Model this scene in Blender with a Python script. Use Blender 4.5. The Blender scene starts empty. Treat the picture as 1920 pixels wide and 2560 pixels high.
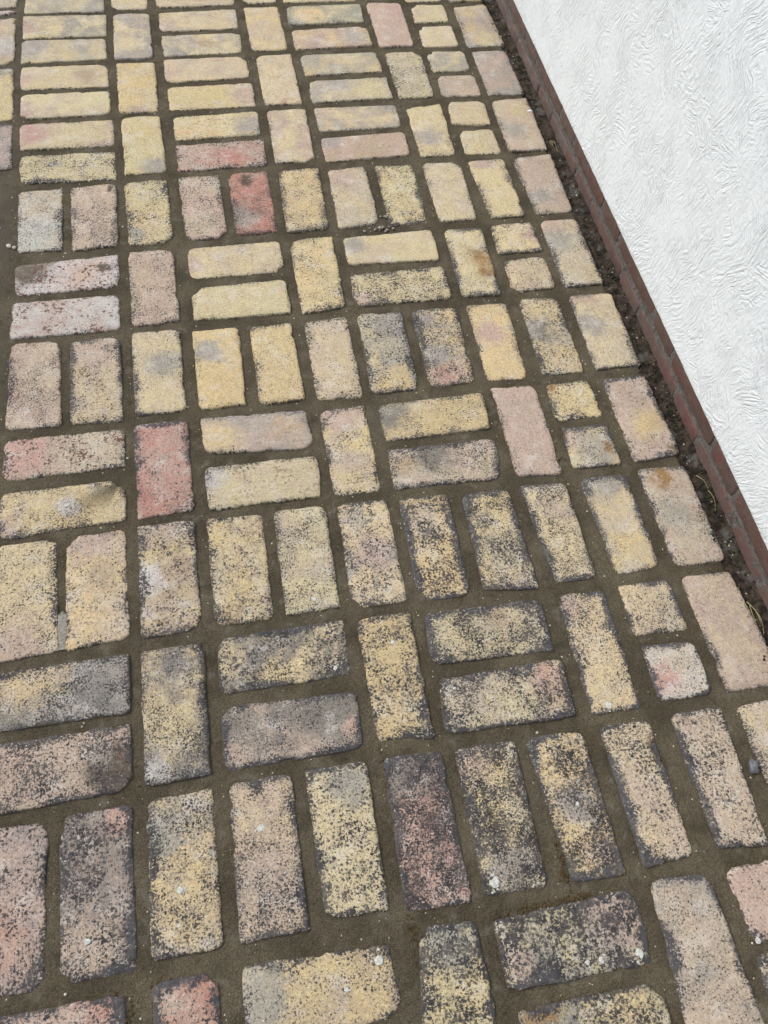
import bpy, bmesh, math, random
from mathutils import Vector, Matrix, noise as mnoise

SC = bpy.context.scene
COL = SC.collection
R = math.radians

# ------------------------------------------------------------------ camera
cd = bpy.data.cameras.new("camera")
cam = bpy.data.objects.new("camera", cd)
COL.objects.link(cam)
cd.sensor_fit = 'HORIZONTAL'
cd.sensor_width = 36.0
cd.lens = 36.0 * 2058.9 / 1920.0
cd.clip_start = 0.02
cd.clip_end = 200.0
cam.matrix_world = Matrix(((0.98236050, 0.12092473, -0.14263611, 0.0),
                           (-0.17633861, 0.85289118, -0.49140750, 0.0),
                           (0.06222976, 0.50789158, 0.85917030, 1.31835),
                           (0, 0, 0, 1)))
SC.camera = cam

# ------------------------------------------------------------------ overcast daylight
SUN_EL, SUN_AZ = R(48), R(-62)
w = bpy.data.worlds.new("World")
SC.world = w
w.use_nodes = True
nt = w.node_tree
bg = nt.nodes["Background"]
sky = nt.nodes.new("ShaderNodeTexSky")
sky.sky_type = 'NISHITA'
sky.sun_disc = False
sky.sun_elevation = SUN_EL
sky.sun_rotation = SUN_AZ % (2 * math.pi)
sky.air_density = 1.0
sky.dust_density = 4.0
sky.ozone_density = 1.0
hs = nt.nodes.new("ShaderNodeHueSaturation")
hs.inputs["Saturation"].default_value = 0.46
nt.links.new(sky.outputs[0], hs.inputs["Color"])
nt.links.new(hs.outputs[0], bg.inputs["Color"])
bg.inputs["Strength"].default_value = 0.13

sd = bpy.data.lights.new("sun", 'SUN')
sd.energy = 1.2
sd.angle = R(28)
sd.color = (1.0, 0.99, 0.975)
sun = bpy.data.objects.new("sun", sd)
COL.objects.link(sun)
dirv = Vector((math.sin(SUN_AZ) * math.cos(SUN_EL), math.cos(SUN_AZ) * math.cos(SUN_EL), math.sin(SUN_EL)))
sun.rotation_euler = dirv.to_track_quat('Z', 'Y').to_euler()
sun.location = dirv * 8

SC.view_settings.view_transform = 'Standard'
SC.view_settings.look = 'None'
SC.view_settings.exposure = 0.40
SC.view_settings.gamma = 1.0
SC.view_settings.use_curve_mapping = False

# ------------------------------------------------------------------ node helpers
class G:
    def __init__(s, name, rough=0.85, spec=0.3):
        s.m = bpy.data.materials.new(name)
        s.m.use_nodes = True
        s.t = s.m.node_tree
        s.b = s.t.nodes["Principled BSDF"]
        s.b.inputs["Roughness"].default_value = rough
        s.b.inputs["Specular IOR Level"].default_value = spec
    def nd(s, typ, **kw):
        n = s.t.nodes.new(typ)
        for k, v in kw.items():
            setattr(n, k, v)
        return n
    def put(s, sock, v):
        if v is None:
            return
        if isinstance(v, bpy.types.NodeSocket):
            s.t.links.new(v, sock)
        else:
            if sock.type == 'RGBA' and len(v) == 3:
                v = (*v, 1)
            sock.default_value = v
    def mt(s, op, a, b=None, c=None, clamp=False):
        n = s.nd("ShaderNodeMath", operation=op, use_clamp=clamp)
        s.put(n.inputs[0], a); s.put(n.inputs[1], b); s.put(n.inputs[2], c)
        return n.outputs[0]
    def vm(s, op, a, b=None, scale=None):
        n = s.nd("ShaderNodeVectorMath", operation=op)
        s.put(n.inputs[0], a); s.put(n.inputs[1], b)
        if scale is not None:
            s.put(n.inputs["Scale"], scale)
        return n.outputs["Value"] if op in ('LENGTH', 'DISTANCE', 'DOT_PRODUCT') else n.outputs["Vector"]
    def mix(s, f, a, b, mode='MIX'):
        n = s.nd("ShaderNodeMix", data_type='RGBA', blend_type=mode)
        s.put(n.inputs[0], f); s.put(n.inputs[6], a); s.put(n.inputs[7], b)
        return n.outputs[2]
    def noise(s, vec, scale, detail=3.0, rough=0.55, col=False, dist=0.0):
        n = s.nd("ShaderNodeTexNoise")
        s.put(n.inputs["Vector"], vec)
        s.put(n.inputs["Scale"], scale)
        n.inputs["Detail"].default_value = detail
        n.inputs["Roughness"].default_value = rough
        n.inputs["Distortion"].default_value = dist
        return n.outputs["Color"] if col else n.outputs["Fac"]
    def voro(s, vec, scale, feature='F1', out="Distance", rnd=1.0):
        n = s.nd("ShaderNodeTexVoronoi", feature=feature)
        s.put(n.inputs["Vector"], vec); s.put(n.inputs["Scale"], scale)
        n.inputs["Randomness"].default_value = rnd
        return n.outputs[out]
    def ss(s, x, lo, hi, a=0.0, b=1.0):
        n = s.nd("ShaderNodeMapRange", interpolation_type='SMOOTHSTEP')
        s.put(n.inputs[0], x); s.put(n.inputs[1], lo); s.put(n.inputs[2], hi)
        s.put(n.inputs[3], a); s.put(n.inputs[4], b)
        return n.outputs[0]
    def attr(s, name, out="Color"):
        n = s.nd("ShaderNodeAttribute", attribute_type='OBJECT', attribute_name=name)
        return n.outputs[out]
    def sep(s, v):
        n = s.nd("ShaderNodeSeparateXYZ"); s.put(n.inputs[0], v)
        return n.outputs[0], n.outputs[1], n.outputs[2]
    def comb(s, x, y, z):
        n = s.nd("ShaderNodeCombineXYZ"); s.put(n.inputs[0], x); s.put(n.inputs[1], y); s.put(n.inputs[2], z)
        return n.outputs[0]
    def mapping(s, v, scale=(1, 1, 1), rot=(0, 0, 0), loc=(0, 0, 0)):
        n = s.nd("ShaderNodeMapping")
        s.put(n.inputs[0], v); n.inputs["Location"].default_value = loc
        n.inputs["Rotation"].default_value = rot; n.inputs["Scale"].default_value = scale
        return n.outputs[0]
    def bump(s, h, dist, strength=1.0):
        n = s.nd("ShaderNodeBump"); s.put(n.inputs["Height"], h)
        n.inputs["Distance"].default_value = dist; n.inputs["Strength"].default_value = strength
        s.t.links.new(n.outputs[0], s.b.inputs["Normal"])
    def color(s, c):
        s.put(s.b.inputs["Base Color"], c)
    def objco(s):
        return s.nd("ShaderNodeTexCoord").outputs["Object"]
    def geo(s):
        return s.nd("ShaderNodeNewGeometry").outputs["Position"]

# ------------------------------------------------------------------ materials
def paving_material():
    g = G("worn_paving_brick", 0.82, 0.35)
    uv = g.nd("ShaderNodeUVMap", uv_map="face").outputs[0]
    gr = g.nd("ShaderNodeUVMap", uv_map="grain").outputs[0]
    c0, c1, c2, c3 = (g.attr(k) for k in ("c0", "c1", "c2", "c3"))
    b1, b2 = g.attr("b1", "Vector"), g.attr("b2", "Vector")
    spk, edge, seed = g.sep(g.attr("par", "Vector"))
    hx, hy, chip = g.sep(g.attr("hs", "Vector"))
    grain = g.attr("grain", "Fac")
    u, v, _ = g.sep(uv)
    p = g.comb(u, v, seed)                                   # every brick its own slice of the noise
    gu, gv, _ = g.sep(gr)
    q = g.comb(gu, gv, seed)
    warp = g.vm('SCALE', g.vm('SUBTRACT', g.noise(p, 30, 4, .65, col=True), (.5, .5, .5)), scale=0.075)
    wu, wv, _ = g.sep(g.vm('ADD', uv, warp))
    mot = g.noise(p, 240, 4, .72)                            # 2-4 mm mottling
    ps = g.comb(g.mt('MULTIPLY', u, grain), g.mt('MULTIPLY', v, grain), seed)
    sp = g.noise(ps, 265, 4, .62, dist=.3)                    # speckle clumps
    med = g.noise(p, 52, 4, .65)
    fine = g.noise(p, 620, 2, .6)
    gritty = g.mt('ADD', g.mt('MULTIPLY', g.mt('SUBTRACT', sp, .5), .95), g.mt('MULTIPLY', g.mt('SUBTRACT', mot, .5), .7))
    # clay body: two colours drifting into each other grain by grain, with kiln-fired zones
    n1 = g.mt('ADD', g.noise(p, 13, 4, .62, dist=.5), g.mt('MULTIPLY', gritty, .45))
    col = g.mix(g.ss(n1, .36, .68), c0, c1)
    for bb, cc, nz in ((b1, c2, 60.0), (b2, c3, 70.0)):
        bu, bv, br = g.sep(bb)
        d = g.vm('DISTANCE', g.comb(wu, wv, 0.0), g.comb(bu, bv, 0.0))
        e = g.mt('DIVIDE', d, g.mt('MAXIMUM', br, .0001))
        e = g.mt('ADD', e, g.mt('MULTIPLY', g.mt('SUBTRACT', g.noise(p, nz, 4, .7), .5), 1.3))
        e = g.mt('ADD', e, g.mt('MULTIPLY', gritty, .9))
        col = g.mix(g.ss(e, .45, 1.55, .92, 0.0), col, cc)
    # faint wire-cut drag along the brick and fine mottling
    st = g.noise(g.mapping(q, scale=(26, 260, 7)), 1.0, 4, .7)
    col = g.mix(1.0, col, g.mix(g.ss(st, .3, .72), (.93, .925, .93), (1.06, 1.055, 1.04)), 'MULTIPLY')
    col = g.mix(1.0, col, g.mix(g.ss(mot, .32, .68), (.80, .79, .80), (1.16, 1.16, 1.15)), 'MULTIPLY')
    col = g.mix(1.0, col, g.mix(g.ss(fine, .3, .7), (.84, .84, .84), (1.13, 1.13, 1.13)), 'MULTIPLY')
    # mauve-grey weathering and chalky bloom
    col = g.mix(g.mt('MULTIPLY', g.ss(g.mt('ADD', med, g.mt('MULTIPLY', gritty, .3)), .48, .76), .46), col, g.mix(.6, col, (.255, .235, .205)))
    chalk = g.ss(g.mt('ADD', g.noise(p, 24, 4, .7), g.mt('MULTIPLY', gritty, -.45)), .50, .74)
    col = g.mix(g.mt('MULTIPLY', chalk, .55), col, (.53, .50, .455))
    smear = g.ss(g.noise(g.mapping(q, scale=(20, 75, 3), rot=(0, 0, .4), loc=(7, 3, 1)), 1.0, 4, .7, dist=.8), .60, .76, 0, .5)
    col = g.mix(smear, col, (.52, .485, .43))
    # distance to the worn edge
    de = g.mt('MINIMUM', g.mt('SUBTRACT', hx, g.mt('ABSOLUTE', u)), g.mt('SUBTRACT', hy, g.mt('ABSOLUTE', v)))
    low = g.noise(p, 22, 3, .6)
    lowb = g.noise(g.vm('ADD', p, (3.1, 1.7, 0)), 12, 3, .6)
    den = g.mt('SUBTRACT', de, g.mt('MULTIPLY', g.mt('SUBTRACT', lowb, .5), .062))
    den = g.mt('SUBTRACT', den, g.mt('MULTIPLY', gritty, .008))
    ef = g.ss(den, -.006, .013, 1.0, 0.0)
    # lichen and soot speckle, thicker towards the edges
    cov = g.mt('MULTIPLY', spk, g.ss(low, .34, .64, .62, 1.08))
    cov = g.mt('ADD', cov, g.mt('MULTIPLY', ef, g.mt('ADD', .12, g.mt('MULTIPLY', edge, .95))))
    cov = g.mt('MINIMUM', cov, 1.05)
    thr = g.mt('SUBTRACT', .725, g.mt('MULTIPLY', cov, .215))
    m1 = g.ss(g.mt('SUBTRACT', sp, thr), -.006, .012)
    # single round-ish colonies of two sizes, each its own radius
    pw = g.vm('ADD', ps, g.vm('SCALE', g.vm('SUBTRACT', g.noise(ps, 560, 3, .7, col=True), (.5, .5, .5)), scale=.0060))
    def spots(scale, gain, off):
        n = g.nd("ShaderNodeTexVoronoi", feature='F1')
        g.put(n.inputs["Vector"], g.vm('ADD', pw, off)); n.inputs["Scale"].default_value = scale
        rnd = g.sep(n.outputs["Color"])[0]
        size = g.mt('MULTIPLY', g.mt('SUBTRACT', g.mt('MULTIPLY', cov, 1.12), rnd), gain)
        return g.ss(g.mt('SUBTRACT', size, n.outputs["Distance"]), -.06, .06)
    m2 = g.mt('MAXIMUM', spots(215, .80, (0, 0, 0)), spots(390, .88, (5, 3, 0)))
    dk = g.mix(g.ss(g.noise(p, 75, 3, .6), .36, .64), (.012, .012, .017), (.070, .066, .065))
    # a thin grey film lies round the clumps
    halo = g.ss(g.mt('ADD', g.mt('SUBTRACT', sp, thr), g.mt('MULTIPLY', g.mt('SUBTRACT', med, .5), .35)), -.20, .02)
    col = g.mix(g.mt('MULTIPLY', halo, g.mt('MULTIPLY', g.mt('MINIMUM', cov, 1.0), .34)), col, (.150, .135, .115))
    soft = g.ss(g.noise(p, 33, 3, .6), .36, .60, .78, .99)
    col = g.mix(g.mt('MULTIPLY', m1, soft), col, dk)
    col = g.mix(g.mt('MULTIPLY', m2, soft), col, g.mix(.5, dk, (.034, .030, .031)))
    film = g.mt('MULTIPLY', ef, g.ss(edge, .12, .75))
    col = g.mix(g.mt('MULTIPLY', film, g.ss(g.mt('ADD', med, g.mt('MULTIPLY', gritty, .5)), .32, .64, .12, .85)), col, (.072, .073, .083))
    # dark pits
    pit = g.ss(g.noise(g.vm('ADD', p, (1, 9, 0)), 330, 2, .5), .675, .715)
    col = g.mix(g.mt('MULTIPLY', pit, .8), col, (.055, .045, .038))
    # red-brown iron spots
    cm = g.mt('MULTIPLY', chip, g.ss(g.mt('ADD', g.noise(p, 125, 4, .6), g.mt('MULTIPLY', g.noise(p, 22, 2, .5), .5)), .845, .875))
    cm = g.mt('MINIMUM', g.mt('MULTIPLY', cm, 2.2), .95)
    col = g.mix(cm, col, (.120, .052, .034))
    # pale lichen crumbs
    wl = g.ss(g.noise(g.vm('ADD', p, (9, 5, 0)), 190, 2, .5), .70, .73)
    col = g.mix(g.mt('MULTIPLY', wl, .7), col, (.52, .52, .48))
    # bedding sand caught on the arris
    sm = g.ss(g.mt('SUBTRACT', de, g.mt('MULTIPLY', g.mt('ADD', g.mt('SUBTRACT', g.noise(p, 110, 5, .72), .60), g.mt('MULTIPLY', g.mt('SUBTRACT', g.noise(p, 16, 2, .5), .5), .5)), .028)), -.0005, .0012, 1.0, 0.0)
    col = g.mix(g.mt('MULTIPLY', sm, .9), col, g.mix(fine, (.056, .046, .029), (.098, .082, .055)))
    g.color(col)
    h = g.mt('ADD', g.mt('MULTIPLY', mot, .55), g.mt('MULTIPLY', st, .2))
    h = g.mt('ADD', h, g.mt('MULTIPLY', fine, .35))
    h = g.mt('SUBTRACT', h, g.mt('MULTIPLY', pit, .5))
    h = g.mt('SUBTRACT', h, g.mt('MULTIPLY', m1, .18))
    h = g.mt('ADD', h, g.mt('MULTIPLY', med, .8))
    g.bump(h, .0019, .8)
    return g.m

def sand_material(name="jointing_sand", base=((.066, .054, .035), (.112, .094, .063)), grey=(.105, .092, .072)):
    g = G(name, 0.95, 0.2)
    p = g.geo()
    n = g.noise(p, 9, 4, .6)
    col = g.mix(g.ss(n, .36, .66), *base)
    grain = g.noise(p, 520, 3, .7)
    col = g.mix(1.0, col, g.mix(g.ss(grain, .28, .72), (.50, .49, .48), (1.58, 1.58, 1.55)), 'MULTIPLY')
    mid = g.noise(p, 80, 4, .65)
    col = g.mix(g.ss(mid, .54, .72, 0, .6), col, grey)
    x, y, _ = g.sep(p)
    dry = g.mt('MULTIPLY', g.ss(g.mt('ADD', x, g.mt('MULTIPLY', n, .12)), -.47, -.40, 1.0, 0.0), .7)
    col = g.mix(dry, col, grey)
    pale = g.ss(g.noise(p, 36, 3, .6), .60, .70, 0, .5)
    col = g.mix(pale, col, (.150, .138, .115))
    wet = g.ss(g.noise(g.vm('ADD', p, (3, 6, 2)), 21, 4, .65), .56, .68, 0, .5)
    col = g.mix(wet, col, (.044, .035, .022))
    sp = g.ss(g.noise(g.vm('ADD', p, (4, 4, 4)), 430, 2, .5), .72, .76)
    col = g.mix(sp, col, (.26, .23, .17))
    dk = g.ss(g.noise(g.vm('ADD', p, (7, 2, 4)), 300, 2, .5), .69, .74)
    col = g.mix(g.mt('MULTIPLY', dk, .6), col, (.025, .02, .014))
    g.color(col)
    h = g.mt('ADD', g.mt('MULTIPLY', grain, .6), g.mt('MULTIPLY', mid, 1.0))
    h = g.mt('ADD', h, g.mt('MULTIPLY', g.noise(p, 190, 4, .65), .8))
    g.bump(h, .0048, 1.0)
    return g.m

def soil_material():
    g = G("damp_soil", 0.95, 0.2)
    p = g.geo()
    n = g.noise(p, 60, 5, .65)
    col = g.mix(g.ss(n, .35, .65), (.011, .009, .007), (.060, .048, .036))
    fine = g.noise(p, 420, 3, .7)
    col = g.mix(1.0, col, g.mix(g.ss(fine, .3, .7), (.5, .5, .5), (1.6, 1.55, 1.5)), 'MULTIPLY')
    gr = g.ss(g.noise(p, 24, 3, .6), .56, .66, 0, .8)
    col = g.mix(gr, col, (.10, .095, .088))
    moss = g.mt('MULTIPLY', g.ss(g.noise(g.vm('ADD', p, (2, 8, 1)), 13, 3, .6), .54, .62), g.ss(g.noise(p, 160, 3, .6), .42, .56))
    col = g.mix(g.mt('MULTIPLY', moss, .3), col, (.024, .030, .010))
    g.color(col)
    g.bump(g.mt('ADD', g.mt('MULTIPLY', fine, .5), n), .004, .9)
    return g.m

def render_material():
    g = G("white_trowelled_render", 0.55, 0.45)
    p = g.geo()
    _, y, z = g.sep(p)
    q = g.comb(y, z, 0.0)
    wp = g.vm('SCALE', g.vm('SUBTRACT', g.noise(q, 9, 2, .5, col=True), (.5, .5, .5)), scale=.045)
    wq = g.vm('SCALE', g.vm('SUBTRACT', g.noise(q, 42, 2, .5, col=True), (.5, .5, .5)), scale=.008)
    qw = g.vm('ADD', g.vm('ADD', q, wp), wq)
    def strokes(ang, k, lo=.36, hi=.66, sc=(25, 180, 1)):
        a = g.noise(g.mapping(g.mapping(qw, rot=(0, 0, R(ang))), scale=sc, loc=(k, k, k)), 1.0, 3, .6)
        return g.ss(a, lo, hi, -.5, .5)
    h = strokes(84, 0.0)
    for ang, k in ((22, 3.0), (-40, 6.0), (112, 9.0), (58, 13.0)):
        m = g.ss(g.noise(g.vm('ADD', q, (k * 1.3, k, 0)), 9.5, 3, .55), .49, .60)
        h = g.nd_mix(m, h, strokes(ang, k))
    over = strokes(76, 21.0, .38, .64, (18, 120, 1))
    blob = g.noise(qw, 120, 4, .62)
    amp = g.ss(g.noise(g.vm('ADD', q, (1.3, 4.4, 0)), 11, 4, .6), .42, .62, 1.0, .45)
    hh = g.mt('MULTIPLY', g.mt('ADD', h, g.mt('MULTIPLY', over, .5)), amp)
    hh = g.mt('ADD', hh, g.mt('MULTIPLY', g.mt('SUBTRACT', blob, .5), .95))
    hh = g.mt('ADD', hh, g.mt('MULTIPLY', g.noise(q, 420, 2, .6), .14))
    g.bump(hh, .0016, 1.0)
    col = g.mix(g.noise(q, 16, 4, .6), (.665, .712, .738), (.712, .758, .782))
    foot = g.mt('MULTIPLY', g.ss(z, .08, .30, 1.0, 0.0), g.ss(blob, .40, .55, .12, 0.0))
    col = g.mix(foot, col, (.66, .65, .63))
    g.color(col)
    return g.m

def _nd_mix(g, f, a, b):
    n = g.nd("ShaderNodeMix", data_type='FLOAT')
    g.put(n.inputs[0], f); g.put(n.inputs[2], a); g.put(n.inputs[3], b)
    return n.outputs[0]
G.nd_mix = _nd_mix

def plinth_material():
    g = G("red_plinth_brick", 0.8, 0.3)
    o = g.objco()
    rnd = g.nd("ShaderNodeObjectInfo").outputs["Random"]
    p = g.vm('ADD', o, g.comb(g.mt('MULTIPLY', rnd, 31.0), 0.0, 0.0))
    col = g.mix(rnd, (.096, .048, .043), (.088, .055, .049))
    col = g.mix(g.ss(g.noise(p, 22, 4, .6), .40, .66), col, (.095, .058, .042))
    col = g.mix(g.ss(g.noise(p, 11, 3, .6), .56, .68, 0, .7), col, (.118, .040, .036))
    f = g.noise(p, 330, 3, .65)
    col = g.mix(1.0, col, g.mix(g.ss(f, .3, .7), (.72, .72, .72), (1.2, 1.2, 1.2)), 'MULTIPLY')
    y = g.sep(g.geo())[1]
    film = g.mt('MULTIPLY', g.ss(g.noise(p, 45, 4, .65), .42, .66, .12, .62), g.ss(y, 1.3, 2.5, .35, 1.0))
    col = g.mix(film, col, (.165, .150, .135))
    sp = g.ss(g.noise(p, 260, 2, .5), .73, .77)
    col = g.mix(g.mt('MULTIPLY', sp, .6), col, (.34, .30, .26))
    g.color(col)
    g.bump(g.mt('ADD', g.mt('MULTIPLY', f, .6), g.noise(p, 60, 3, .6)), .0014, .8)
    return g.m

def simple(name, a, b, scale=200, rough=.85, bump=.001, spec=.3):
    g = G(name, rough, spec)
    p = g.objco()
    n = g.noise(p, scale, 4, .65)
    g.color(g.mix(g.ss(n, .3, .7), a, b))
    g.bump(n, bump, .8)
    return g.m

MAT_PAVE = paving_material()
MAT_SAND = sand_material()
MAT_SOIL = soil_material()
MAT_WHITE = render_material()
MAT_PLINTH = plinth_material()
MAT_MORTAR = simple("grey_pointing_mortar", (.060, .053, .047), (.140, .130, .118), 150, .95, .003)
MAT_LICHEN = simple("white_lichen", (.30, .31, .28), (.58, .58, .54), 300, .95, .001)
MAT_GRIT = simple("cream_grit", (.30, .25, .17), (.62, .56, .45), 60, .8, .001)
MAT_GREYSTONE = simple("grey_pebble_stone", (.070, .072, .080), (.135, .138, .148), 130, .42, .0006, .5)
MAT_CREAMSTONE = simple("cream_pebble_stone", (.42, .37, .29), (.66, .62, .54), 300, .6, .0006, .4)
MAT_WHITESTONE = simple("white_stone_chip", (.66, .65, .66), (.80, .80, .80), 300, .6, .0006, .4)
MAT_CRUMB = simple("dry_mortar_crumb", (.17, .155, .13), (.30, .28, .24), 330, .95, .002)
MAT_STRAW = simple("dry_grass_straw", (.20, .16, .075), (.36, .31, .16), 80, .8, .0004)
MAT_MOSS = simple("dark_moss", (.012, .016, .005), (.034, .042, .012), 300, .95, .002)
MAT_RUST = simple("ochre_moss_crust", (.026, .017, .008), (.130, .075, .022), 420, .95, .002)

# ------------------------------------------------------------------ object helpers
def link(name, me, mat, parent=None):
    o = bpy.data.objects.new(name, me)
    COL.objects.link(o)
    if mat:
        me.materials.append(mat)
    if parent:
        o.parent = parent
    return o
def tag(o, label=None, cat=None, group=None, kind=None):
    if label: o["label"] = label
    if cat: o["category"] = cat
    if group: o["group"] = group
    if kind: o["kind"] = kind
    return o
def nz(x, y, z=0.0, s=1.0):
    return mnoise.noise(Vector((x * s, y * s, z)))
def smooth(me):
    for p in me.polygons:
        p.use_smooth = True

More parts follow.
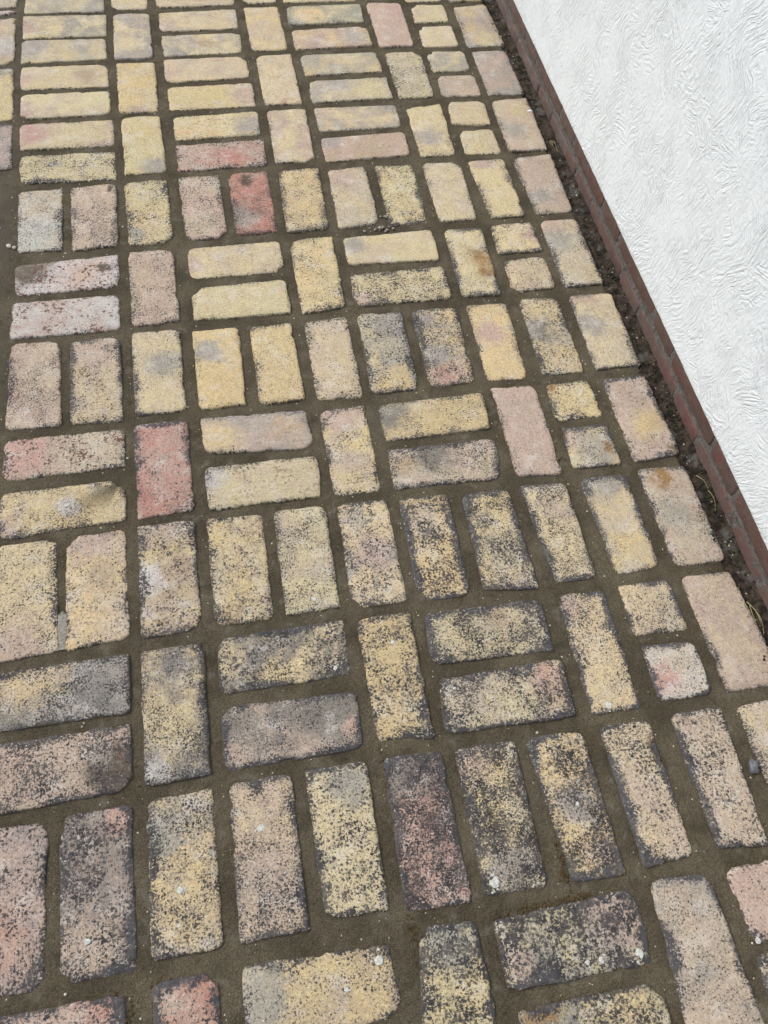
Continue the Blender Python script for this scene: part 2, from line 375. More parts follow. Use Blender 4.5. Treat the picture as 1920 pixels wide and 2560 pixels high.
BRICKS = """
-4845 25775 -2728 25743 -2724 24670 -4866 24743 | G Y .2 .1
-4869 24576 -2679 24523 -2676 23503 -4856 23514 | Y G .2 .1 0 P .03 .5 28
-4855 23394 -2704 23343 -2678 22418 -4851 22370 | Y G .15 .1 0 G .15 .3 40
-4843 22173 -2672 22179 -2648 21190 -4818 21202 | Y T .12 .1 0 N .75 .45 32 P .02 .6 22
-4797 20972 -2629 20992 -2600 20018 -4771 19977 | Y T .12 .15 0 P .04 .6 26
-4762 19740 -2582 19790 -2547 18763 -4725 18786 | P Y .2 .2 0 Q .08 .3 42 Y .6 .5 40
-4722 18532 -2519 18533 -2504 17482 -4714 17544 | Y Y .5 .25 0 G .35 .35 11
-4709 17228 -3736 17281 -3712 15206 -4647 15227 | T W .4 .2 0 W .25 .8 50
-3546 17292 -2518 17312 -2514 15212 -3487 15155 | T P .45 .2 0 B .95 .06 9
-4683 14810 -2530 14916 -2500 13947 -4639 13915 | W P .3 .1 .6 B .88 .35 13 S .1 .22 42
-4676 13673 -2522 13696 -2512 12695 -4687 12691 | W P .25 .15 .4
-4687 12539 -3708 12535 -3662 10338 -4676 10351 | T P .45 .35 .1
-3496 12463 -2516 12470 -2494 10307 -3483 10335 | T Y .5 .5 .1 P .5 .1 46
-4695 10107 -2482 10092 -2482 9222 -4656 9188 | P T .4 .35 .45 Q .1 .3 50 T .75 .6 60
-4678 8906 -2497 8919 -2494 8038 -4696 7952 | Y Y .45 .3 .1 P .05 .9 26 W .55 .45 18
-4703 7816 -3703 7825 -3630 5696 -4667 5621 | Y Y .45 .3 0 P .4 .95 46
-3515 7815 -2510 7863 -2489 5716 -3507 5692 | Y T .35 .3 0 P .4 .05 38 N .6 .4 28
-4786 5417 -2487 5453 -2498 4448 -4779 4475 | G K .6 .3 0 Y .3 .08 50
-4765 4247 -2502 4270 -2507 3245 -4748 3199 | T P .6 .45 0 B .9 .7 34 S .0 .4 30
-4758 2985 -3752 2995 -3748 800 -4591 814 | V P .5 .3 0 Q .3 .7 40
-3539 3020 -2520 3021 -2503 796 -3518 786 | V K .65 .45 0 P .4 .85 48 Q .85 .1 16
-4719 542 -2673 538 -2673 -462 -4719 -458 | R P .5 .5
-2536 26828 -1521 26823 -1552 24770 -2516 24768 | Y T .15 .1
-2464 24509 -1505 24509 -1469 22369 -2460 22379 | G Y .1 .1 0 Y .4 .65 32
-2420 22168 -1447 22150 -1412 19988 -2380 20028 | Y Y .25 .15 0 P .5 .97 20
-2334 19803 -1399 19792 -1330 17616 -2289 17646 | Y Y .2 .15 0 G .8 .9 30
-2311 17353 -1324 17331 -1302 15191 -2256 15211 | Y Y .45 .2 0 G .2 .85 22
-2274 14942 -1322 14947 -1280 12788 -2245 12759 | P T .4 .22
-2262 12523 -1301 12536 -1283 10398 -2242 10389 | Y T .3 .45 0 G .6 .4 28
-2280 10167 -1282 10139 -1258 8060 -2268 8041 | R P .35 .45 .15
-2273 7864 -1277 7857 -1302 5733 -2280 5699 | P Y .5 .35 .1 N .6 .5 32 W .1 .5 24
-2295 5468 -1286 5463 -1317 3278 -2295 3268 | K Y .55 .3 0 Y .45 .62 42 W .2 .93 22
-2282 3057 -1307 3059 -1314 880 -2291 864 | Y G .55 .3 0 G .2 .25 32
-2286 594 -1424 573 -1424 -1577 -2286 -1556 | R P .4 .5
-1249 25704 948 25690 898 24822 -1284 24805 | Y T .15 .1
-1203 24516 926 24584 912 23618 -1241 23594 | Y T .25 .1 0 P .02 .7 22
-1204 23387 932 23425 934 22472 -1178 22426 | Y G .15 .1 0 N .52 .5 22
-1187 22232 995 22245 997 21301 -1165 21243 | Y T .15 .1 0 P .03 .6 20
-1132 21019 1040 21049 1032 20068 -1144 20050 | Y Y .2 .1 0 P .93 .5 38
-1094 19766 1073 19829 1049 18874 -1040 18845 | Y Y .3 .2 0 G .9 .6 36
-1061 18602 1105 18673 1075 17673 -1061 17653 | P R .4 .25
-1052 17384 -102 17417 -77 15255 -990 15213 | P T .45 .2 0 T .2 .8 30
121 17427 1061 17464 1081 15273 155 15286 | R R .45 .25 .2 G .15 .7 34 B .45 .13 17
-987 14938 1093 14974 1070 14012 -968 14004 | Y T .2 .15 .1 P .03 .6 20
-969 13695 1075 13732 1066 12730 -979 12776 | Y Y .25 .25
-1020 12445 -77 12451 -109 10393 -1005 10383 | Y Y .15 .2 0 G .3 .3 26
176 12421 1038 12439 1080 10390 179 10356 | Y Y .3 .35
-1006 10123 1041 10086 1090 9150 -978 9329 | G P .15 .3 0 Y .12 .6 38 N .8 .4 26
-994 8960 1124 8965 1074 8064 -997 8041 | Y T .25 .3 .2 W .05 .3 24
-1051 7832 -55 7817 -73 5734 -1042 5724 | Y T .45 .25 .15
173 7858 1112 7835 1093 5765 160 5768 | Y T .5 .3
-1031 5491 1106 5523 1083 4539 -1051 4527 | K Y .6 .4 0 Y .45 .95 36
-1068 4303 1132 4224 1092 3307 -1083 3292 | P K .45 .5 0 K .75 .25 50 Q .95 .6 14
-1048 3080 -93 3077 -97 872 -1064 865 | T Y .55 .4 0 P .6 .7 46
143 3103 1094 3079 1078 910 164 980 | Y Y .55 .4 0 G .7 .15 26
-1073 591 990 488 1037 -404 -1073 -379 | Y N .4 .4 0 G .1 .4 40
1271 26824 2236 26872 2101 24883 1166 24850 | Y T .15 .1
1172 24656 2124 24660 2172 22488 1202 22493 | T Y .15 .1
1274 22209 2222 22244 2255 20068 1300 20060 | Y T .2 .15 0 Q .5 .98 15
1317 19808 2302 19819 2269 17689 1316 17733 | Y P .2 .2 0 P .85 .7 22
1345 17437 2327 17439 2252 15264 1300 15250 | Y Y .45 .3
1313 14967 2301 14974 2273 12764 1332 12699 | Y Y .4 .3
1337 12452 2249 12492 2248 10261 1328 10324 | Y T .3 .3
1327 10028 2232 10060 2219 8037 1331 8028 | Y T .4 .3 0 P .4 .08 35
1359 7837 2277 7820 2280 5716 1315 5721 | Y G .5 .4 0 P .6 .5 30
1342 5487 2273 5480 2248 3297 1347 3361 | Y Y .55 .4
1380 3085 2308 3055 2301 844 1319 868 | Q D .8 .5 0 K .3 .05 52 Q .35 .4 26
1451 601 2274 594 2322 -1475 1168 -1414 | Y Y .7 .45 0 G .5 .05 40
2385 25869 4607 25842 4519 24830 2341 24851 | Y T .15 .1
2387 24618 4536 24631 4506 23699 2373 23692 | G Y .25 .15 0 Y .3 .5 34
2387 23412 4536 23440 4552 22541 2389 22473 | P Y .2 .1 0 G .8 .5 30
2472 22202 4596 22187 4592 21281 2512 21261 | G Y .2 .1 0 Y .6 .35 26
2543 20977 4658 20997 4651 20077 2534 20066 | G Y .2 .1 0 Y .75 .5 40
2557 19812 4687 19780 4668 18888 2545 18865 | Y G .2 .15 0 P .05 .3 22
2547 18572 4715 18626 4681 17728 2547 17663 | P N .2 .15 0 G .1 .1 26
2549 17322 3473 17376 3467 15293 2522 15265 | T Y .3 .2 0 P .3 .15 38
3727 17371 4667 17367 4624 15249 3717 15226 | Y Y .45 .4
2563 14890 4662 14982 4641 13995 2547 14035 | Y T .15 .1 0 G .08 .3 26
2516 13717 4678 13745 4669 12765 2496 12763 | Y Y .55 .3 0 P .1 .8 22
2493 12513 3462 12509 3418 10331 2450 10323 | G Y .5 .3 0 Y .5 .9 40
3697 12496 4671 12483 4630 10379 3670 10344 | Y G .55 .3 0 Q .5 .85 32 G .3 .6 26
2479 10028 4701 10078 4638 9169 2516 9141 | Y Y .4 .4 0 K .1 .3 34
2509 8918 4645 8917 4600 7996 2476 8020 | P T .5 .4 0 K .4 .2 36 N .12 .4 22
2526 7767 3443 7771 3428 5675 2492 5668 | Y Y .7 .6 0 T .35 .2 30
3727 7712 4646 7718 4661 5608 3688 5720 | Y T .65 .5 0 P .6 .98 22
2514 5405 4643 5377 4586 4424 2472 4492 | Y T .7 .5 0 N .6 .15 26
2542 4207 4671 4250 4656 3260 2460 3304 | T Y .65 .45 0 Q .85 .25 28 N .92 .6 20
2531 3032 3523 3035 3467 850 2516 887 | Y Y .8 .4 0 P .2 .1 26 G .5 .85 32
3708 3033 4661 2990 4692 804 3873 838 | Y Y .75 .6 0 G .5 .5 28 P .75 .85 20
2554 529 4739 588 4700 -390 2547 -369 | G Y .8 .5 0 P .85 .3 40 P .1 .65 20
2615 -620 4698 -639 4669 -1552 2573 -1496 | K Y .6 .5 0 O .15 .1 24 Y .75 .5 24
4738 24637 5718 24624 5716 22435 4752 22445 | P P .08 .05
4826 22138 5818 22100 5798 20058 4877 20058 | T Y .4 .15
4951 19612 5894 19754 5838 17621 4958 17636 | Y Y .15 .25 0 G .4 .65 32
4917 17370 5874 17333 5826 15212 4923 15247 | Y T .2 .35
4951 14940 5855 14903 5779 12741 4911 12774 | Y Y .35 .5 0 O .8 .45 27 O .85 .7 20
4928 12514 5848 12474 5737 10329 4899 10367 | Y Y .3 .35 0 P .4 .4 28
4931 10138 5829 10091 5795 7930 4901 7986 | P P .25 .2
4903 7740 5777 7696 5781 5662 5003 5641 | Y T .55 .55
4963 5429 5835 5382 5773 3226 4931 3245 | Y Y .55 .65 0 P .15 .08 22
4978 3024 5832 2971 5823 863 5005 846 | T Y .55 .65 0 B .92 .2 10
5015 637 5923 612 6017 -1623 4890 -1553 | T G .4 .55
5884 25773 7037 25787 7034 24682 5931 24674 | Y T .15 .1
6034 24469 7005 24429 6993 23566 5994 23586 | Y T .15 .1
6010 23343 6991 23331 7018 22345 5992 22358 | Y T .15 .1
6018 22085 7051 22061 7081 21148 5996 21151 | Y G .2 .15
6084 20965 7106 20949 7098 20028 6026 20040 | T G .2 .1
6120 19772 7077 19745 7049 18752 6014 18842 | Y T .2 .1
6173 18547 7038 18562 7038 17577 6093 17618 | Y T .25 .15
6105 17331 7026 17358 7019 15209 6186 15235 | Y Y .25 .35 0 P .4 .06 24
6095 14960 7079 14993 7123 14003 6060 14007 | Y Y .35 .4 0 P .9 .5 20
6111 13778 7089 13810 7082 12802 6091 12784 | P Y .4 .35 0 Y .2 .6 28
6137 12544 7020 12520 7003 10331 6118 10396 | Y G .45 .4 0 K .2 .45 26
6066 10083 7017 10099 7038 9161 6031 9185 | Y Y .35 .4 0 O .03 .1 14
6106 8975 7044 8923 7035 7980 6057 7994 | Y G .4 .55 0 P .15 .3 20 O .92 .5 14
6119 7767 7052 7717 7034 5685 6163 5640 | Y T .3 .55 0 G .5 .08 24
6123 5424 7086 5424 7086 4434 6096 4458 | T Y .5 .6
6147 4245 7094 4209 7106 3249 6150 3268 | T W .35 .95 0 Q .2 .6 20
6236 3050 7131 3009 7051 839 6230 904 | T P .5 .5
6230 592 7214 623 7112 -423 6274 -429 | P P .35 .35
6207 -583 7148 -583 7041 -1559 6181 -1570 | T P .5 .5
7162 26627 8196 26675 8289 24608 7248 24596 | G Y .2 .1
7295 24303 8285 24379 8342 22277 7247 22270 | G Y .2 0.3 0 Y .6 .85 30
7320 22017 8278 22032 8292 19970 7306 20011 | P G .2 .3
7312 19749 8312 19779 8249 17568 7251 17625 | T P .2 .35 0 Y .65 .2 26 G .3 .6 26
7268 17355 8299 17428 8245 15234 7325 15237 | P T .25 0.4 0 G .3 .7 26
7342 14996 8236 14993 8235 12805 7303 12804 | T Y .3 .5 0 G .25 .3 34 P .3 .04 30
7316 12538 8319 12502 8279 10358 7289 10365 | T Y .2 .45 0 G .2 .4 30 P .4 .02 26
7319 10106 8302 10098 8324 8029 7326 8001 | T P .3 .5 0 Y .6 .6 30 O .85 .95 12
7320 7780 8279 7770 8324 5637 7302 5646 | T P .3 .45 0 O .45 .1 22 G .4 .5 30
7331 5416 8298 5412 8444 3232 7364 3237 | P T .25 .45
7405 2965 8394 2985 8301 765 7428 787 | T Y .3 .3 0 N .8 .5 30
-6177 27153 -5130 27193 -5068 25086 -6069 25028 | T P .2 .1
-6057 24842 -5104 24885 -5119 24717 -6069 24676 | W P .2 .1
-6074 24404 -5089 24523 -5041 22362 -6002 22283 | P Y .2 .1 0 W .7 .6 30
-5988 22058 -5054 22174 -4960 19993 -5911 19940 | Y Y .25 .2 0 G .7 .05 24
-5894 19692 -4970 19771 -4917 18112 -5806 18074 | G P .3 .3
"""
LICHEN = [(0.1878, 0.4966, 0.0028), (0.3231, 0.4551, 0.0051), (0.3457, 0.4063, 0.0055), (0.3445, 0.3669, 0.0023), (0.2682, 0.1032, 0.0057), (0.0652, 0.1108, 0.0035), (0.0671, 0.5984, 0.0042), (0.0849, 0.468, 0.0041), (0.2749, 0.4027, 0.0027), (0.1881, 0.4981, 0.0032), (0.3863, 0.5007, 0.0038), (0.3451, 0.463, 0.0023), (0.3459, 0.4077, 0.005), (0.5243, 0.3339, 0.0055), (0.4254, 0.1903, 0.003), (-0.1851, 0.1711, 0.0035), (-0.0617, 0.2358, 0.0053), (-0.1852, 0.1705, 0.0048), (-0.3161, 0.1263, 0.0046), (-0.1892, 0.1247, 0.0026), (0.0317, 0.0059, 0.0041), (0.0814, 0.0328, 0.0063), (0.2696, 0.1021, 0.0072), (0.4539, -0.0243, 0.0065), (0.3962, -0.023, 0.0043), (0.3754, -0.0222, 0.0032), (-0.2186, 0.7599, 0.0029), (-0.3508, 0.8505, 0.0043), (-0.2206, 0.6979, 0.0028), (0.7844, 1.1304, 0.0024), (0.388, 0.502, 0.0029), (0.6989, 0.9718, 0.0029), (0.0363, 1.2159, 0.0034), (0.0517, 1.3372, 0.0018), (0.264, 0.1028, 0.0036), (0.6326, -0.0392, 0.0045)]
RUST = [(0.2849, 0.0586, 0.03, 0.004, 60), (0.3152, 0.0595, 0.02, 0.003, 70), (0.3619, 0.0608, 0.025, 0.003, 90), (0.3867, 0.0596, 0.008, 0.003, 30), (0.376, 0.1081, 0.004, 0.03, 80), (0.3765, 0.0917, 0.004, 0.012, 40), (0.135, 0.0439, 0.003, 0.03, 60), (0.1385, 0.0613, 0.006, 0.005, 25), (0.3066, -0.0687, 0.028, 0.008, 160), (0.5736, 0.2538, 0.004, 0.01, 40), (-0.2596, 0.3528, 0.01, 0.022, 60), (-0.2848, 0.3518, 0.012, 0.015, 50), (0.1339, 0.2933, 0.003, 0.02, 30), (0.6968, 0.8419, 0.005, 0.006, 20), (0.5825, 0.8266, 0.006, 0.004, 14), (-0.2132, 0.0567, 0.012, 0.004, 40), (-0.2781, 0.0475, 0.003, 0.008, 30), (-0.26, 0.0374, 0.004, 0.02, 40)]

PAL = {'Y': (.500, .418, .255), 'A': (.500, .395, .218), 'T': (.430, .355, .262), 'P': (.412, .312, .252), 'R': (.390, .195, .152),
       'Q': (.410, .262, .212), 'D': (.250, .160, .135), 'G': (.290, .266, .228), 'K': (.165, .153, .132), 'W': (.455, .430, .400),
       'O': (.240, .140, .050), 'N': (.370, .285, .190), 'B': (.066, .046, .030), 'S': (.085, .072, .052), 'V': (.270, .222, .194)}

# ------------------------------------------------------------------ ground and paving bed
WALL_X = 0.868          # face of the brick plinth
def grid_mesh(name, xs, ys, zf):
    vs = [(x, y, zf(x, y)) for y in ys for x in xs]
    nx = len(xs)
    fs = [(j * nx + i, j * nx + i + 1, (j + 1) * nx + i + 1, (j + 1) * nx + i) for j in range(len(ys) - 1) for i in range(nx - 1)]
    me = bpy.data.meshes.new(name)
    me.from_pydata(vs, [], fs)
    smooth(me)
    return me
def frange(a, b, n):
    return [a + (b - a) * i / n for i in range(n + 1)]

ground = link("ground", grid_mesh("ground", frange(-40, 40, 8), frange(-40, 40, 8), lambda x, y: -0.035), sand_material("packed_sand", ((.075, .062, .045), (.10, .088, .066))))
tag(ground, kind='structure')

def bed_z(x, y):
    z = -0.0041 + .0020 * nz(x, y, 1, 11) + .0014 * nz(x, y, 2, 38) + .0010 * nz(x, y, 3, 95)
    if x > 0.822:
        z -= min(1, (x - .822) / .012) * .016
    if x < -.50 and y < 1.9:
        z += .0012 * nz(x, y, 5, 25)
    return z
bed = link("patio", grid_mesh("patio", frange(-1.5, .85, 420), frange(-.75, 3.3, 680), bed_z), MAT_SAND)
tag(bed, kind='structure')

def soil_z(x, y):
    return -.009 + .0045 * nz(x, y, 7, 22) + .0032 * nz(x, y, 8, 70) + .0018 * nz(x, y, 9, 190) + .006 * max(0, (x - .853) / .02)
soil = link("soil", grid_mesh("soil", frange(.822, .885, 26), frange(-.75, 3.3, 1100), soil_z), MAT_SOIL)
tag(soil, kind='structure')

# ------------------------------------------------------------------ paving bricks
def paving_brick(c, look, seed):
    """c: the four surveyed corners (far-left, far-right, near-right, near-left), metres."""
    rnd = random.Random(seed)
    P = [Vector((c[2 * i], c[2 * i + 1], 0)) for i in range(4)]
    ctr = (P[0] + P[1] + P[2] + P[3]) / 4
    sx = ((P[1] - P[0]).length + (P[2] - P[3]).length) / 2
    sy = ((P[0] - P[3]).length + (P[1] - P[2]).length) / 2
    hx, hy = sx / 2, sy / 2
    # rounded-rectangle outline in face coordinates
    out = []
    rad = [rnd.choice((.005, .007, .009, .012, .015, .019)) for _ in range(4)]
    cor = ((hx, -hy), (hx, hy), (-hx, hy), (-hx, -hy))
    arc = ((-90, 0), (0, 90), (90, 180), (180, 270))
    for i in range(4):
        r = rad[i]; X, Y = cor[i]
        ox, oy = X - math.copysign(r, X), Y - math.copysign(r, Y)
        pts = []
        for k in range(5):
            a = R(arc[i][0] + (arc[i][1] - arc[i][0]) * k / 4)
            pts.append((ox + r * math.cos(a), oy + r * math.sin(a)))
        out += pts
        X2, Y2 = cor[(i + 1) % 4]; r2 = rad[(i + 1) % 4]
        sxn = (X2 - math.copysign(r2, X2), Y2) if abs(Y2 - Y) < 1e-9 else (X2, Y2 - math.copysign(r2, Y2))
        n = max(6, int((Vector(sxn) - Vector(pts[-1])).length / .0055))
        for k in range(1, n):
            t = k / n
            out.append((pts[-1][0] * (1 - t) + sxn[0] * t, pts[-1][1] * (1 - t) + sxn[1] * t))
    chips = [(rnd.choice(out), rnd.uniform(.004, .010), rnd.uniform(.0015, .0045)) for _ in range(rnd.randint(1, 5))]
    if rnd.random() < .3:
        chips.append((cor[rnd.randrange(4)], rnd.uniform(.014, .024), rnd.uniform(.005, .010)))
    rag = rnd.uniform(.7, 1.5)
    def push(x, y):
        """inward wear at an outline point"""
        w = .0010 * nz(x + seed * 3.7, y, 11, 60) + .0009 * nz(x + seed * 3.7, y, 12, 170) + .0026 * nz(x + seed, y, 13, 22)
        w = rag * w - .0016
        for (cx, cy), cr, cdp in chips:
            d = math.hypot(x - cx, y - cy)
            if d < cr:
                w += cdp * (1 - (d / cr) ** 2)
        return w
    def world(x, y, z):
        a, b = x / sx + .5, .5 - y / sy
        top = P[0].lerp(P[1], a); bot = P[3].lerp(P[2], a)
        v = top.lerp(bot, b) - ctr
        return (v.x, v.y, z)
    tz, tx, ty = rnd.uniform(-.0014, .0014), rnd.uniform(-.012, .012), rnd.uniform(-.010, .010)
    rings = ((0.0, -.040), (0.0, -.0042), (.0008, -.0016), (.0026, -.0004), (.0065, 0.0))
    verts, uvs = [], []
    for ins, z in rings:
        for x, y in out:
            w = push(x, y) * (1.0 if ins < .004 else .5) + ins
            x2, y2 = x * (1 - w / hx), y * (1 - w / hy)
            zz = z + tz + tx * x + ty * y if z > -.03 else z
            verts.append(world(x2, y2, zz)); uvs.append((x2, y2))
    n = len(out)
    faces = [(k * n + i, k * n + (i + 1) % n, (k + 1) * n + (i + 1) % n, (k + 1) * n + i) for k in range(len(rings) - 1) for i in range(n)]
    faces.append(tuple((len(rings) - 1) * n + i for i in range(n)))
    me = bpy.data.meshes.new("brick")
    me.from_pydata(verts, [], faces)
    smooth(me)
    ua, ub = me.uv_layers.new(name="face"), me.uv_layers.new(name="grain")
    flip = sy > sx
    for lp in me.loops:
        x, y = uvs[lp.vertex_index]
        ua.data[lp.index].uv = (x, y)
        ub.data[lp.index].uv = (y, x) if flip else (x, y)
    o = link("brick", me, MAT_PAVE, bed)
    o.location = ctr
    # its own clay colours
    warm = .6 if ctr.y < 1.2 else .15
    def shade(k):
        j = rnd.uniform(.93, 1.07)
        if k == 'Y' and rnd.random() < warm:
            k = 'A'                                     # the golden clay is commoner in the lower part
        return [v * j * rnd.uniform(.97, 1.03) for v in PAL[k]]
    o["c0"], o["c1"] = shade(look[0]), shade(look[1])
    spk, edge = float(look[2]) * 1.05 + .10, float(look[3])
    chip = float(look[4]) if len(look) > 4 else 0.0
    bl = look[5:]
    for i, (kc, kb) in enumerate((("c2", "b1"), ("c3", "b2"))):
        if len(bl) >= 4 * (i + 1):
            k, u, v, r = bl[4 * i:4 * i + 4]
            o[kc] = shade(k); o[kb] = [(float(u) - .5) * sx, (.5 - float(v)) * sy, float(r) / 1000 * 1.12]
        else:
            o[kc] = shade(look[1]); o[kb] = [5.0, 5.0, .001]
    o["par"] = [spk, edge, rnd.uniform(0, 60)]
    o["hs"] = [hx, hy, chip]
    o["grain"] = rnd.uniform(.85, 1.3)
    return o

seed = 0
placed = []
for line in BRICKS.strip().splitlines():
    a, b = line.split('|')
    c = [int(v) / 10000 for v in a.split()]
    placed.append((sum(c[0::2]) / 4, sum(c[1::2]) / 4))
    seed += 1
    paving_brick(c, b.split(), seed)

# the same weave carried on a little way past the edges of the photograph
rr = random.Random(5)
LOOKS = [x.split('|')[1].split() for x in BRICKS.strip().splitlines()]
def fill(cx, w, l, y0, y1, step):
    y = y0
    while y < y1:
        j = lambda: rr.uniform(-.0025, .0025)
        far = y + l / 2
        c = [cx - w / 2 + j(), y + l / 2 + j(), cx + w / 2 + j(), y + l / 2 + j(), cx + w / 2 + j(), y - l / 2 + j(), cx - w / 2 + j(), y - l / 2 + j()]
        global seed
        seed += 1
        paving_brick(c, rr.choice(LOOKS), seed)
        y += step
for cx, w, l, ymax, ymin, step in ((-.375, .216, .100, 2.523, -.02, .1185), (-.203, .098, .213, 2.580, -.045, .2365),
        (-.017, .215, .097, 2.526, -.035, .1185), (.169, .096, .213, 2.586, -.045, .2365), (.346, .215, .093, 2.535, -.108, .1185),
        (.523, .097, .213, 2.354, -.048, .2365), (.647, .103, .097, 2.523, -.107, .1185), (.772, .099, .211, 2.563, .188, .2365)):
    fill(cx, w, l, ymax + step, 3.15, step)
    n = int((ymin + .62) / step)
    fill(cx, w, l, ymin - n * step, ymin - step * .5, step)
fill(-.553, .098, .213, 2.815, 3.15, .2365)
fill(-.735, .215, .097, 1.86, 3.15, .1185)
fill(-.915, .098, .213, 1.92, 3.15, .2365)

# ------------------------------------------------------------------ the wall
wall = bpy.data.objects.new("wall", None)
COL.objects.link(wall)
wall.location = (WALL_X, 1.2, 0)
tag(wall, "white rough rendered wall above two courses of red brick plinth", "wall", kind='thing')
wall_inv = Matrix.Translation(-wall.location)
def wall_child(name, me, mat):
    o = link(name, me, mat, wall)
    o.location = -wall.location
    return o
Y0, Y1 = -1.6, 5.2
def box(bm, x0, x1, y0, y1, z0, z1):
    v = [bm.verts.new((x, y, z)) for x in (x0, x1) for y in (y0, y1) for z in (z0, z1)]
    for f in ((0, 1, 3, 2), (4, 6, 7, 5), (0, 4, 5, 1), (2, 3, 7, 6), (0, 2, 6, 4), (1, 5, 7, 3)):
        bm.faces.new([v[i] for i in f])
# pointing: a wavy recessed face behind the bricks
def pt_mesh():
    ys, zs = frange(Y0, Y1, 1500), frange(-.06, .100, 34)
    vs, fs = [], []
    for z in zs:
        for y in ys:
            vs.append((WALL_X + .0020 + .0022 * nz(y, z, 3, 55) + .0018 * nz(y, z, 4, 150), y, z))
    n = len(ys)
    for j in range(len(zs) - 1):
        for i in range(n - 1):
            fs.append((j * n + i, (j + 1) * n + i, (j + 1) * n + i + 1, j * n + i + 1))
    me = bpy.data.meshes.new("pointing"); me.from_pydata(vs, [], fs); smooth(me)
    return me
wall_child("pointing", pt_mesh(), MAT_MORTAR)
def plinth_brick(y0, y1, z0, z1, rnd):
    cy, cz = (y0 + y1) / 2, (z0 + z1) / 2
    hy, hz = (y1 - y0) / 2, (z1 - z0) / 2
    per = []
    ny, nzz = max(8, int(hy * 2 / .009)), 7
    for i in range(ny): per.append((-hy + 2 * hy * i / ny, -hz))
    for i in range(nzz): per.append((hy, -hz + 2 * hz * i / nzz))
    for i in range(ny): per.append((hy - 2 * hy * i / ny, hz))
    for i in range(nzz): per.append((-hy, hz - 2 * hz * i / nzz))
    sd_ = rnd.uniform(0, 50)
    out = rnd.uniform(-.0014, .0012)
    tilt = rnd.uniform(-.008, .008)
    rings = ((0, .050), (0, .0035), (.0012, .0012), (.0035, 0))
    vs = []
    for ins, dx in rings:
        for (y, z) in per:
            k = .0011 * nz(y + sd_, z, 1, 55) + .0008 * nz(y + sd_, z, 2, 150) + .0003
            # blunt the corners
            ky, kz = abs(y) / hy, abs(z) / hz
            if ky > .9 and kz > .7: k += .0025 * (kz - .7) / .3
            y2, z2 = y * (1 - (ins + k) / hy), z * (1 - (ins + k) / hz)
            vs.append((dx + (out + tilt * y if dx < .04 else 0) + .0006 * nz(y + sd_, z, 5, 30), y2, z2))
    n = len(per)
    fs = [(k * n + i, (k + 1) * n + i, (k + 1) * n + (i + 1) % n, k * n + (i + 1) % n) for k in range(len(rings) - 1) for i in range(n)]
    fs.append(tuple((len(rings) - 1) * n + i for i in reversed(range(n))))
    me = bpy.data.meshes.new("brick"); me.from_pydata(vs, [], fs); smooth(me)
    o = link("brick", me, MAT_PLINTH, wall)
    o.location = Vector((WALL_X, cy, cz)) - wall.location
rnd = random.Random(21)
# Flemish bond: joints surveyed in view, the pattern carried on beyond
low = [2.340, 2.226, 1.996, 1.876, 1.655, 1.532, 1.297, 1.179, .946, .825, .629, .506]
while low[0] < Y1: low = [low[0] + (.232 if len(low) % 2 == 0 else .117)] + low
k = 0
while low[-1] > Y0:
    low.append(low[-1] - (.225 if k % 2 == 0 else .118)); k += 1
tops = [2.172, 2.056, 1.825, 1.708, 1.474, 1.358, 1.125, 1.010, .785, .668]
t = 2.172
up = []
k = 0
while t < Y1:
    t += .232 if k % 2 == 0 else .117; k += 1
    up = [t] + up
tops = up + tops
k = 0
while tops[-1] > Y0:
    tops.append(tops[-1] - (.228 if k % 2 == 0 else .117)); k += 1
J = .0048
for lst, z0, z1 in ((low, -.039, .0255), (tops, .0365, .1010)):
    for a, b in zip(lst[:-1], lst[1:]):
        j1, j2 = J * rnd.uniform(.7, 1.3), J * rnd.uniform(.7, 1.3)
        plinth_brick(b + j1, a - j2, z0 + rnd.uniform(-.0015, .0015), z1 + rnd.uniform(-.0015, .0015), rnd)
# render coat: front face with a slightly ragged rounded lower edge
def coat():
    RX, ZB = .8600, .0815
    ys = frange(Y0, Y1, 1400)
    prof = [(WALL_X + .030, 0.0006), (RX + .0045, 0.0), (RX + .0018, .0006), (RX + .0004, .0024), (RX, .006), (RX, .02), (RX, .06), (RX, .4), (RX, 2.7), (RX + .25, 2.7), (RX + .25, 0.0006)]
    vs, fs = [], []
    n = len(ys)
    for i_, (px, pz) in enumerate(prof):
        for y in ys:
            dz = (.0012 * nz(y, 0, 3, 9) + .0007 * nz(y, 0, 4, 60) + .0005 * nz(y, 0, 6, 170)) if pz < .01 else 0
            dx = (.0008 * nz(y, pz, 8, 40)) if 0 < i_ < 6 and px < RX + .01 else 0
            vs.append((px + dx, y, ZB + pz + dz))
    for j in range(len(prof) - 1):
        for i in range(n - 1):
            fs.append((j * n + i, j * n + i + 1, (j + 1) * n + i + 1, (j + 1) * n + i))
    me = bpy.data.meshes.new("render_coat"); me.from_pydata(vs, [], fs); smooth(me)
    return me
wall_child("render_coat", coat(), MAT_WHITE)

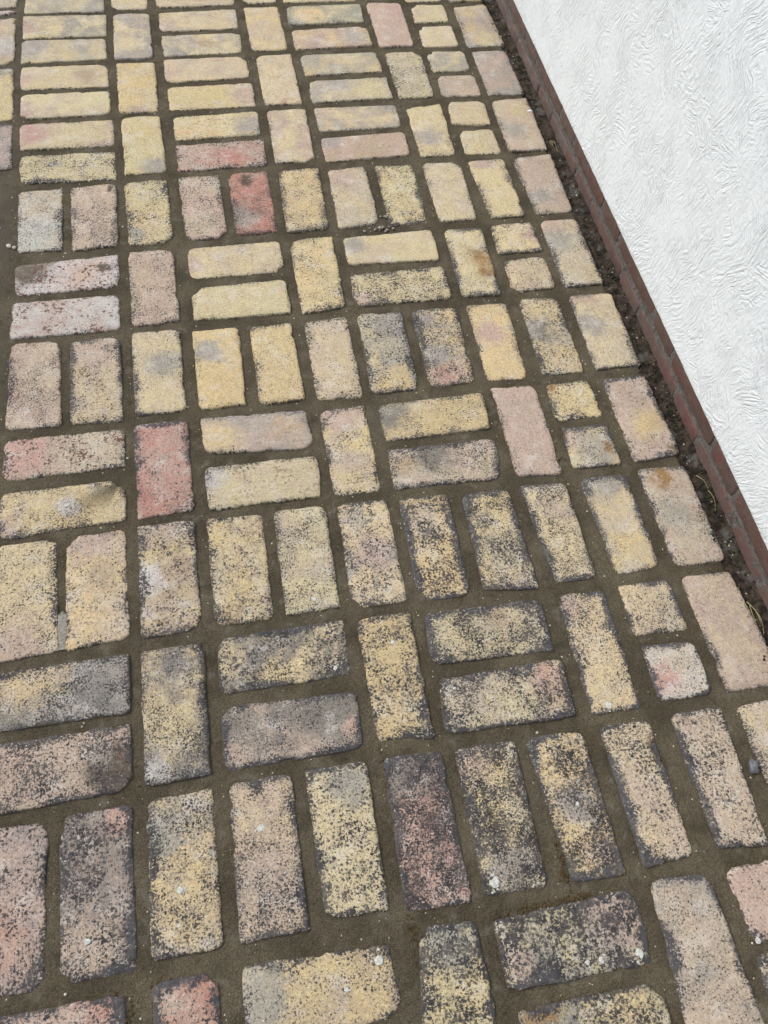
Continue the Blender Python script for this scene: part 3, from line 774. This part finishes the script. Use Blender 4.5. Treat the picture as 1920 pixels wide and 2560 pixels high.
# ------------------------------------------------------------------ small things
# old cement left in one joint
def cement():
    xs, ys = frange(-.3665, -.3470, 10), frange(.569, .664, 40)
    vs = [(x, y, -.0012 - .003 * abs((x + .3567) / .0095) ** 3 * .4 + .0012 * nz(x, y, 2, 130) - (.004 if y > .636 + .006 * nz(x, 0, 1, 200) else 0)) for y in ys for x in xs]
    nx = len(xs)
    me = bpy.data.meshes.new("cement_patch")
    me.from_pydata(vs, [], [(j * nx + i, j * nx + i + 1, (j + 1) * nx + i + 1, (j + 1) * nx + i) for j in range(len(ys) - 1) for i in range(nx - 1)])
    smooth(me)
    link("cement_patch", me, MAT_CRUMB, bed)
cement()
def pebble_mesh(name, rx, ry, rz, sd_, bumpy=.18, sub=3):
    bm = bmesh.new()
    bmesh.ops.create_icosphere(bm, subdivisions=sub, radius=1.0)
    for v in bm.verts:
        k = 1 + bumpy * mnoise.noise(v.co * 1.1 + Vector((sd_, 0, 0))) + bumpy * .35 * mnoise.noise(v.co * 2.7 + Vector((0, sd_, 0)))
        v.co = Vector((v.co.x * rx * k, v.co.y * ry * k, v.co.z * rz * k))
    me = bpy.data.meshes.new(name); bm.to_mesh(me); bm.free(); smooth(me)
    return me
def pebble(name, x, y, z, rx, ry, rz, rot, mat, label, cat, sd_, bumpy=.18):
    o = link(name, pebble_mesh(name, rx, ry, rz, sd_, bumpy), mat)
    o.location = (x, y, z + rz * .62); o.rotation_euler = (0, 0, R(rot))
    return tag(o, label, cat)
pebble("pebble", .7285, .198, -.0036, .0085, .0118, .0075, -18, MAT_GREYSTONE, "smooth dark grey pebble lying in the sand joint near the right edge", "pebble", 3, .3)
pebble("pebble", -.4850, 1.5455, -.0036, .0062, .0046, .0042, -35, MAT_CREAMSTONE, "larger cream pebble of a pair on bare sand at the left edge", "pebble", 8)
pebble("pebble", -.4735, 1.5395, -.0036, .0044, .0038, .0034, 20, MAT_CREAMSTONE, "smaller cream pebble beside the white stained brick at left", "pebble", 13)
pebble("stone_chip", .8235, 1.918, -.0002, .0070, .0040, .0030, -20, MAT_WHITESTONE, "small white stone chip on a brick edge beside the soil strip", "stone chip", 5, .4)

def crumbs(name, x, y, sp, n, sd_, label, mat, big=.009):
    rn = random.Random(sd_)
    bm = bmesh.new()
    for i in range(n):
        r = big * rn.uniform(.25, 1.0) * (1.0 if i < 3 else .6)
        dx, dy = rn.gauss(0, sp[0]) * (.25 if i < 3 else 1), rn.gauss(0, sp[1]) * (.25 if i < 3 else 1)
        res = bmesh.ops.create_icosphere(bm, subdivisions=2, radius=r)
        off = Vector((rn.uniform(0, 9), i, 0))
        for v in res['verts']:
            k = 1 + .8 * mnoise.noise(v.co / r * 1.5 + off)
            v.co = Vector((v.co.x * k + dx, v.co.y * k + dy, v.co.z * k * .42 + r * .12))
    me = bpy.data.meshes.new(name); bm.to_mesh(me); bm.free(); smooth(me)
    o = link(name, me, mat); o.location = (x, y, -.001)
    return tag(o, label, "mortar crumbs")
crumbs("mortar_crumb", .345, 1.514, (.020, .006), 20, 4, "heap of dry grey mortar crumbs in the joint between two yellow bricks", MAT_CRUMB, .0058)
crumbs("mortar_crumb", .3665, 1.5535, (.008, .003), 9, 9, "small grey mortar lump on the corner of a yellow speckled brick", MAT_CRUMB, .006)

# dry grass stalks in the soil
def stalks(name, pts_list, label):
    cu_vs, fs = [], []
    for pts, r in pts_list:
        pts = [Vector(p) for p in pts]
        base = len(cu_vs); m = 5
        for i, p in enumerate(pts):
            d = (pts[min(i + 1, len(pts) - 1)] - pts[max(i - 1, 0)]).normalized()
            s = d.cross(Vector((0, 0, 1))).normalized(); u_ = s.cross(d)
            rr_ = r * (1 - .75 * i / (len(pts) - 1))
            for k in range(m):
                a = 2 * math.pi * k / m
                cu_vs.append(p + s * math.cos(a) * rr_ + u_ * math.sin(a) * rr_ * .5)
        for i in range(len(pts) - 1):
            for k in range(m):
                fs.append((base + i * m + k, base + i * m + (k + 1) % m, base + (i + 1) * m + (k + 1) % m, base + (i + 1) * m + k))
    me = bpy.data.meshes.new(name); me.from_pydata(cu_vs, [], fs); smooth(me)
    o = link(name, me, MAT_STRAW)
    return tag(o, label, "dry grass", kind='thing')
def arc(x0, y0, x1, y1, bend, zh=.006, n=9):
    out = []
    for i in range(n):
        t = i / (n - 1)
        out.append((x0 + (x1 - x0) * t + bend * math.sin(math.pi * t), y0 + (y1 - y0) * t, -.006 + zh * math.sin(math.pi * (.12 + .8 * t))))
    return out
stalks("dry_grass", [(arc(.846, .752, .857, .716, .004), .0011), (arc(.857, .716, .853, .668, .004), .0010)], "thin pale grass stalk lying in the dark soil at the foot of the red plinth")
stalks("dry_grass", [(arc(.838, .478, .846, .43, .003), .0013), (arc(.838, .478, .843, .412, .007), .0012), (arc(.840, .470, .838, .425, -.003), .0010)], "yellowed grass tuft in the soil beside the nearest long brick along the wall")
stalks("dry_grass", [(arc(.848, 1.80, .853, 1.76, .003), .0012), (arc(.849, 1.795, .848, 1.755, -.003), .0011), (arc(.846, 1.80, .842, 1.77, -.002), .0010)], "small green-brown grass tuft in the soil strip towards the far end")

# ------------------------------------------------------------------ stuff: grit, lichen, moss
def blobs(name, items, mat, sub=1, bumpy=.5, parent=None):
    bm = bmesh.new()
    for i, (x, y, z, rx, ry, rz, rot) in enumerate(items):
        res = bmesh.ops.create_icosphere(bm, subdivisions=sub, radius=1.0)
        ca, sa = math.cos(rot), math.sin(rot)
        off = Vector((i * 1.37, i * .71, 0))
        for v in res['verts']:
            k = 1 + bumpy * mnoise.noise(v.co * 1.2 + off)
            a, b = v.co.x * rx * k, v.co.y * ry * k
            v.co = Vector((x + a * ca - b * sa, y + a * sa + b * ca, z + v.co.z * rz))
    me = bpy.data.meshes.new(name); bm.to_mesh(me); bm.free(); smooth(me)
    return tag(link(name, me, mat, parent), kind='stuff')
rn = random.Random(77)
it = []
def in_brick(x, y, tol=.004):
    for q in QUADS:
        if q[0] - tol < x < q[1] + tol and q[2] - tol < y < q[3] + tol:
            return True
    return False
QUADS = []
for o in bed.children:
    if "hs" not in o: continue
    hx_, hy_ = o["hs"][0], o["hs"][1]
    QUADS.append((o.location.x - hx_, o.location.x + hx_, o.location.y - hy_, o.location.y + hy_))
while len(it) < 800:
    x, y = rn.uniform(-.7, .82), rn.uniform(-.25, 2.7)
    if in_brick(x, y) and rn.random() > .02:
        continue
    r = min(.0030, .0008 + rn.expovariate(1 / .00042))
    on = in_brick(x, y)
    it.append((x, y, (.0008 if on else bed_z(x, y)) + r * .2, r, r * rn.uniform(.6, 1), r * .6, rn.uniform(0, 3)))
for i in range(190):
    x, y = rn.uniform(.826, .864), rn.uniform(.0, 2.9)
    r = min(.0032, .0007 + rn.expovariate(1 / .0006))
    it.append((x, y, soil_z(x, y) + r * .3, r, r * rn.uniform(.6, 1), r * .6, rn.uniform(0, 3)))
blobs("grit", it, MAT_GRIT)
it = []
for x, y, r in LICHEN:
    it.append((x, y, .0001, r, r * rn.uniform(.75, 1.1), .0005, rn.uniform(0, 3)))
    for k in range(rn.randint(0, 3)):
        a = rn.uniform(0, 6.28); d = r * rn.uniform(1.1, 2.4)
        it.append((x + d * math.cos(a), y + d * math.sin(a), .0002, r * rn.uniform(.15, .4), r * rn.uniform(.15, .4), .0007, 0))
blobs("lichen", it, MAT_LICHEN, 3, .6)
it = []
for i in range(150):
    cy = rn.choice((2.17, 1.30, 1.02, .93, .90, .72, .66, .60, .52, .36))
    x, y = rn.uniform(.848, .867), cy + rn.gauss(0, .022)
    r = rn.uniform(.0012, .0034)
    it.append((x, y, soil_z(x, y) + r * .3, r, r, r * .8, 0))
blobs("moss", it, MAT_MOSS)
it = []
for i in range(700):
    x, y = .832 + rn.gauss(0, .005), rn.uniform(-.1, 2.9)
    if nz(x, y, 4, 9) < -.15 or x > .85:
        continue
    r = rn.uniform(.0008, .0030)
    it.append((x, y, (-.0005 if x < .829 else soil_z(x, y)) + r * .2, r, r * rn.uniform(.6, 1.3), r * .6, rn.uniform(0, 3)))
blobs("soil_crumbs", it, MAT_SOIL)
it = []
for x, y, sx_, sy_, n in RUST:
    for i in range(int(n * .5)):
        px, py = x + rn.gauss(0, sx_), y + rn.gauss(0, sy_)
        r = rn.uniform(.0006, .0022)
        it.append((px, py, -.0012, r, r * rn.uniform(.6, 1.4), r * .35, rn.uniform(0, 3)))
blobs("dry_moss", it, MAT_RUST)
